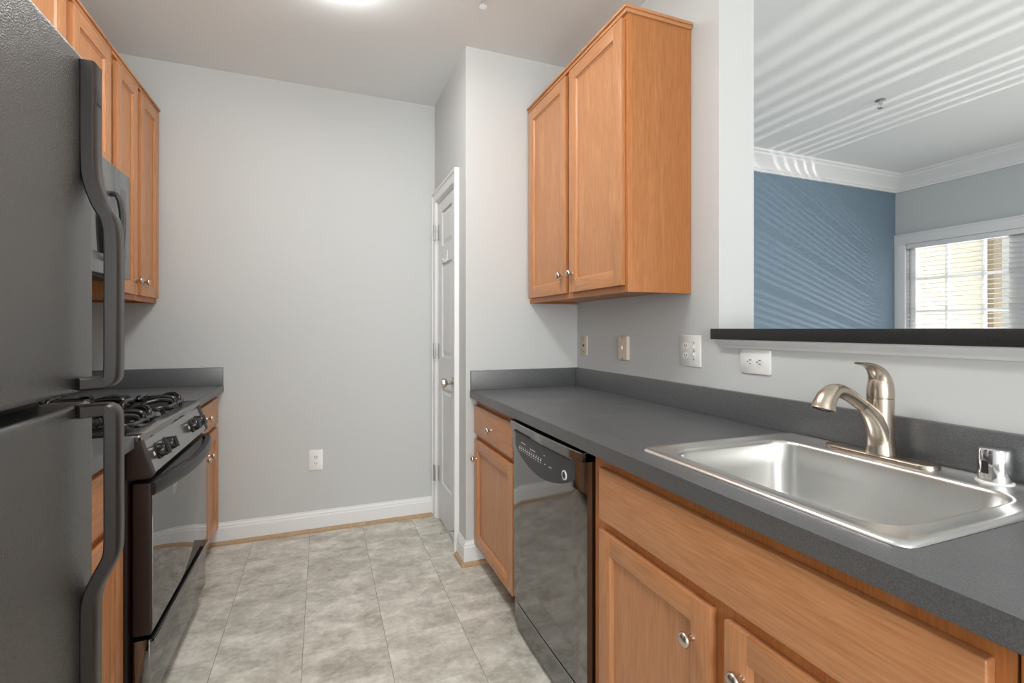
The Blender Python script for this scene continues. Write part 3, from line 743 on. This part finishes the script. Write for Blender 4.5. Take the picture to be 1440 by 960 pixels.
hp = smoothpath([(xm-.002, hy, mz1-.125), (xm+.020, hy, mz1-.128), (xm+.032, hy, mz1-.16), (xm+.038, hy, (mz0+mz1)/2), (xm+.032, hy, mz0+.095), (xm+.020, hy, mz0+.066), (xm-.002, hy, mz0+.063)], 6)
MB().sweep(hp, [(-.013, -.008), (.013, -.008), (.016, 0), (.013, .008), (-.013, .008), (-.016, 0)], (0, 1, 0)).build('handle', M['blk_satin'], md, angle=40)
MB().box(xm-.028, xm-.10, my0+.02, my1-.02, mz0-.004, mz0).build('vent_grille', M['slot'], root)

# ================================================================== REFRIGERATOR
fx0 = -.350; fy0, fy1 = .235, .995
root = empty('refrigerator', (-.75, (fy0+fy1)/2, 0), 'tall textured black top-freezer refrigerator at the left edge', 'refrigerator')
MB().box(-.425, XW+.02, fy0+.004, fy1-.006, .02, 1.655, .006).box(-.45, -1.1, fy0+.03, fy1-.03, 0, .02).build('cabinet', M['fridge_side'], root)
MB().box(-.427, -.412, fy0+.02, fy1-.02, .10, 1.645).build('gasket', M['rubber'], root)
fd = MB().box(-.412, fx0, fy0, fy1, 1.137, 1.665, .010, 4).build('freezer_door', M['fridge'], root)
rd = MB().box(-.412, fx0, fy0, fy1, .085, 1.118, .010, 4).build('fresh_food_door', M['fridge'], root)
MB().box(-.42, -.395, fy0+.01, fy1-.01, .02, .078, .004).build('base_grille', M['blk_satin'], root)
MB().box(-.425, -.375, fy0+.02, fy0+.10, 1.1185, 1.1365, .003).build('centre_hinge', M['chrome'], root)
MB().box(-.44, -.37, fy1-.05, fy1-.01, 1.6655, 1.672, .002).build('top_hinge_cover', M['grey_badge'], root)
# handles: flat grip bars
hw = .0165; hyc = .962
prof = [(-hw, -.007), (-hw+.003, -.0095), (hw-.003, -.0095), (hw, -.007), (hw, .007), (hw-.003, .0095), (-hw+.003, .0095), (-hw, .007)]
pts = smoothpath([(fx0+.008, hyc, 1.655), (fx0+.008, hyc, 1.60), (fx0+.008, hyc, 1.53), (fx0+.010, hyc, 1.475), (fx0+.021, hyc, 1.435), (fx0+.035, hyc, 1.405), (fx0+.038, hyc, 1.36), (fx0+.038, hyc, 1.26), (fx0+.038, hyc, 1.19), (fx0+.0375, hyc, 1.165)], 5)
def arm(zz, sgn): # rounded turn back to the door
    out = []
    for i in range(1, 7):
        a = PI/2*i/6; out.append(Vector((fx0+.0375-.012*(1-math.cos(a)), hyc-.0*i, zz-sgn*.012*math.sin(a))))
    out.append(Vector((fx0+.010, hyc-.012, zz-sgn*.012))); out.append(Vector((fx0-.003, hyc-.022, zz-sgn*.012)))
    return out
p2 = pts+arm(1.163, 1)
h = MB().sweep(p2, prof, (0, 1, 0)).build('handle', M['fridge_handle'], fd, angle=40)
MB().box(fx0+.0172, fx0+.0185, hyc-.009, hyc+.010, 1.592, 1.618, .0005).build("badge", M["blk_satin"], h)
pts = smoothpath([(fx0+.0375, hyc, 1.094), (fx0+.038, hyc, 1.06), (fx0+.038, hyc, .98), (fx0+.038, hyc, .90), (fx0+.035, hyc, .872), (fx0+.021, hyc, .842), (fx0+.010, hyc, .81), (fx0+.008, hyc, .76), (fx0+.008, hyc, .66), (fx0+.008, hyc, .60)], 5)
p2 = list(reversed(arm(1.096, -1)))+pts
MB().sweep(p2, prof, (0, 1, 0)).build('handle', M['fridge_handle'], rd, angle=40)

# ================================================================== WALL PLATES
def duplex(r, cu, cv, P, vert=True):
    # two receptacle faces, each with its slots; P(u,v,d) maps plate coords to world (d = out from wall)
    for s in (-1, 1):
        u0, v0 = (cu, cv+s*.0195) if vert else (cu+s*.0195, cv)
        o = MB().loft([[P(u0+.0165*math.cos(a), v0+.0138*math.sin(a), d) for a in [2*PI*i/20 for i in range(20)]] for d in (.004, .0075)]).build('receptacle', M['white'], r)
        for du in (-.006, .006):
            a, c = (du, .002) if vert else (.002, du)
            hw_, hh = (.0013, .0045) if vert else (.0045, .0013)
            MB().loft([[P(u0+a+x*hw_, v0+c+y*hh, d) for x, y in ((-1, -1), (1, -1), (1, 1), (-1, 1))] for d in (.0070, .0080)]).build('slot', M['slot'], o, smooth=False)
        gu, gv = (u0, v0-.008) if vert else (u0-.008, v0)
        MB().loft([[P(gu+.0026*math.cos(a), gv+.0026*math.sin(a), d) for a in [2*PI*i/10 for i in range(10)]] for d in (.0070, .0080)]).build('ground_hole', M['slot'], o, smooth=False)
def plate(name, label, cat, P, w, h, m, th=.006):
    root = empty(name, P(0, 0, 0), label, cat)
    b = MB()
    def rr_(mg, d): return [P(p[0], p[1], d) for p in rrect(-w/2+mg, w/2-mg, -h/2+mg, h/2-mg, .006, 0, 4)]
    b.loft([rr_(0, .0005), rr_(0, th*.5), rr_(.002, th)])
    b.build('cover_plate', m, root, angle=50)
    return root
PR = lambda y, z: (lambda u, v, d: (XR-d, y-u, z+v))
PB = lambda x, z: (lambda u, v, d: (x+u, YD-d, z+v))
# back wall outlet
P = PB(-.035, .434); r = plate('wall_outlet', 'white duplex outlet low on the back wall', 'outlet', P, .082, .125, M['white'])
duplex(r, 0, 0, P)
# horizontal outlet under the bar
P = PR(1.226, 1.124); r = plate('wall_outlet', 'white outlet plate mounted sideways just under the bar ledge', 'outlet', P, .122, .082, M['white'])
duplex(r, 0, 0, P, vert=False)
# combined outlet + switch
P = PR(1.536, 1.148); r = plate('wall_outlet', 'white double plate with outlet and switches, left of the bar end', 'outlet', P, .116, .125, M['white'])
duplex(r, -.023, 0, P)
for v in (.014, -.014):
    bs = MB().loft([[P(.023+x*.0065, v+y*.011, d) for x, y in ((-1, -1), (1, -1), (1, 1), (-1, 1))] for d in (.004, .0075)])
    bs.loft([[P(.023+x*.0035, v+y*.004+.002, d) for x, y in ((-1, -1), (1, -1), (1, 1), (-1, 1))] for d in (.007, .014)])
    bs.build('switch', M['white'], r, smooth=False)
for v in (.033, 0.0, -.033): MB().loft([[P(.023+.0022*math.cos(a), v+.0022*math.sin(a), d) for a in [2*PI*i/10 for i in range(10)]] for d in (.0055, .0075)]).build('screw', M['slot'], r, smooth=False)
# beige switch plate (surface box) and beige jack plate
P = PR(1.985, 1.143); r = plate('switch_plate', 'thick beige switch plate under the wall cabinet, mid wall', 'switch plate', P, .074, .116, M['beige'], th=.016)
for v in (-.050, .050): MB().lathe([(.003, 0), (.003, .001)], P(0, v, .016), (-1, 0, 0), n=10).build('screw', M['slot'], r)
MB().box(XR-.0245, XR-.015, 1.985-.004, 1.985+.004, 1.137, 1.153, .001).build('toggle', M['white'], r)
P = PR(2.375, 1.143); r = plate('jack_plate', 'flat beige phone jack plate nearest the closet corner', 'jack plate', P, .072, .114, M['beige'])
bs = MB().box(XR-.0068, XR-.0055, 2.369, 2.381, 1.137, 1.149).build('jack', M['slot'], r)
for v in (-.034, .034): MB().lathe([(.0028, 0), (.0028, .001)], P(0, v, .006), (-1, 0, 0), n=10).build('screw', M['slot'], r)

# ================================================================== CEILING THINGS
def sprinkler(x, y, label):
    root = empty('fire_sprinkler', (x, y, ZC), label, 'sprinkler')
    MB().lathe([(.030, 0), (.030, .002), (.020, .006), (.012, .008)], (x, y, ZC-.0004), (0, 0, -1), n=28).build('escutcheon', M['brass'], root)
    MB().lathe([(.010, .006), (.010, .022), (.006, .024), (.006, .030)], (x, y, ZC), (0, 0, -1), n=14).build('body', M['chrome'], root)
    for s in (-1, 1): MB().tube([(x, y+s*.008, ZC-.022), (x, y+s*.016, ZC-.036), (x, y+s*.006, ZC-.052)], .0025, n=8).build('arm', M['chrome'], root)
    b = MB().lathe([(.003, .028), (.003, .050)], (x, y, ZC), (0, 0, -1), n=8)
    b.lathe([(.018, .050), (.018, .052), (.004, .054)], (x, y, ZC), (0, 0, -1), n=18); b.build('deflector', M['chrome'], root)
sprinkler(3.37, 2.06, 'small pendent sprinkler on the living room ceiling beyond the bar')
sprinkler(.665, 2.055, 'small pendent sprinkler on the kitchen ceiling near the top edge')

def fixture(x, y0, y1, label, w=.27):
    root = empty('ceiling_light', (x, (y0+y1)/2, ZC), label, 'ceiling light')
    MB().box(x-w/2-.008, x+w/2+.008, y0-.012, y1+.012, ZC-.020, ZC-.0005, .003).build('base_pan', M['trim'], root)
    pr = [(x-w/2, ZC-.020), (x-w/2+.004, ZC-.055), (x-w/2+.035, ZC-.072), (x+w/2-.035, ZC-.072), (x+w/2-.004, ZC-.055), (x+w/2, ZC-.020)]
    MB().prism(pr, 'y', y0, y1).build('lens', M['lens'], root, smooth=False)
fixture(.060, 1.0, 2.205, 'white fluorescent ceiling light with a glowing wraparound lens')

# ================================================================== BLIND
root = empty('window_blind', (XWN-.01, 2.1, WZ1), 'white two-inch horizontal blind with open slats in the living room window', 'blind')
bx = XWN+.018
MB().box(bx-.028, bx+.028, WY0+.006, WY1-.006, WZ1-.045, WZ1-.001, .003).build('headrail', M['trim'], root)
b = MB(); z = WZ1-.062
while z > WZ0+.05:
    t = .003
    b.prism([(bx-.024, z-.0008-t), (bx, z+.0014), (bx+.024, z-.0008+t), (bx+.024, z+.0020+t), (bx, z+.0042), (bx-.024, z+.0020-t)], 'y', WY0+.010, WY1-.010)
    z -= .0415
b.build('slats', M['white'], root, smooth=False)
b = MB()
for y in (2.83, 2.40, 1.95, 1.45):
    for dx_ in (-.023, .023): b.tube([(bx+dx_, y, WZ1-.045), (bx+dx_, y, WZ0+.03)], .0012, n=6)
b.build('ladder_cords', M['white'], root)
MB().tube([(bx-.036, 2.90, WZ1-.05), (bx-.036, 2.90, 1.30)], .004, n=8).build('tilt_wand', M['white'], root)
MB().box(bx-.025, bx+.025, WY0+.010, WY1-.010, WZ0+.012, WZ0+.028, .003).build('bottom_rail', M['trim'], root)

# ================================================================== OUTSIDE
struct(MB().box(XWN+.14, 12, -4, 6, -.25, -.10).build('ground', M['patio'], smooth=False))
def siding(b, axis, a0, a1, face, n, z0, z1):
    z = z0
    while z < z1:
        pf = [(face, z), (face+n*.014, z), (face+n*.003, z+.10), (face, z+.10)]
        b.prism(pf, axis, a0, a1); z += .10
b = MB().box(5.42, 6.84, 3.10, 3.25, -.1, 3.2); siding(b, 'x', 5.42, 6.84, 3.10, -1, -.1, 3.2)
tag(b.build('porch_wall', M['porch'], smooth=False, origin=(6.13, 3.17, -.1)), 'cream lap-sided porch wall seen through the living room window', 'wall')
b = MB().box(6.85, 7.01, 3.03, 3.18, -.1, 3.2, .004).box(6.842, 7.02, 3.02, 3.19, -.1, .05, .004)
tag(b.build('porch_post', M['tan'], origin=(6.93, 3.1, -.1)), 'square tan porch post outside, at the end of the sided wall', 'post')
b = MB().box(8.9, 9.1, 1.2, 6.0, -.1, 4.5); siding(b, 'y', 1.2, 6.0, 8.9, -1, -.1, 4.5)
tag(b.build('neighbouring_house', M['siding'], smooth=False, origin=(9, 3.5, -.1)), 'pale sided house wall beyond the porch post', 'house')
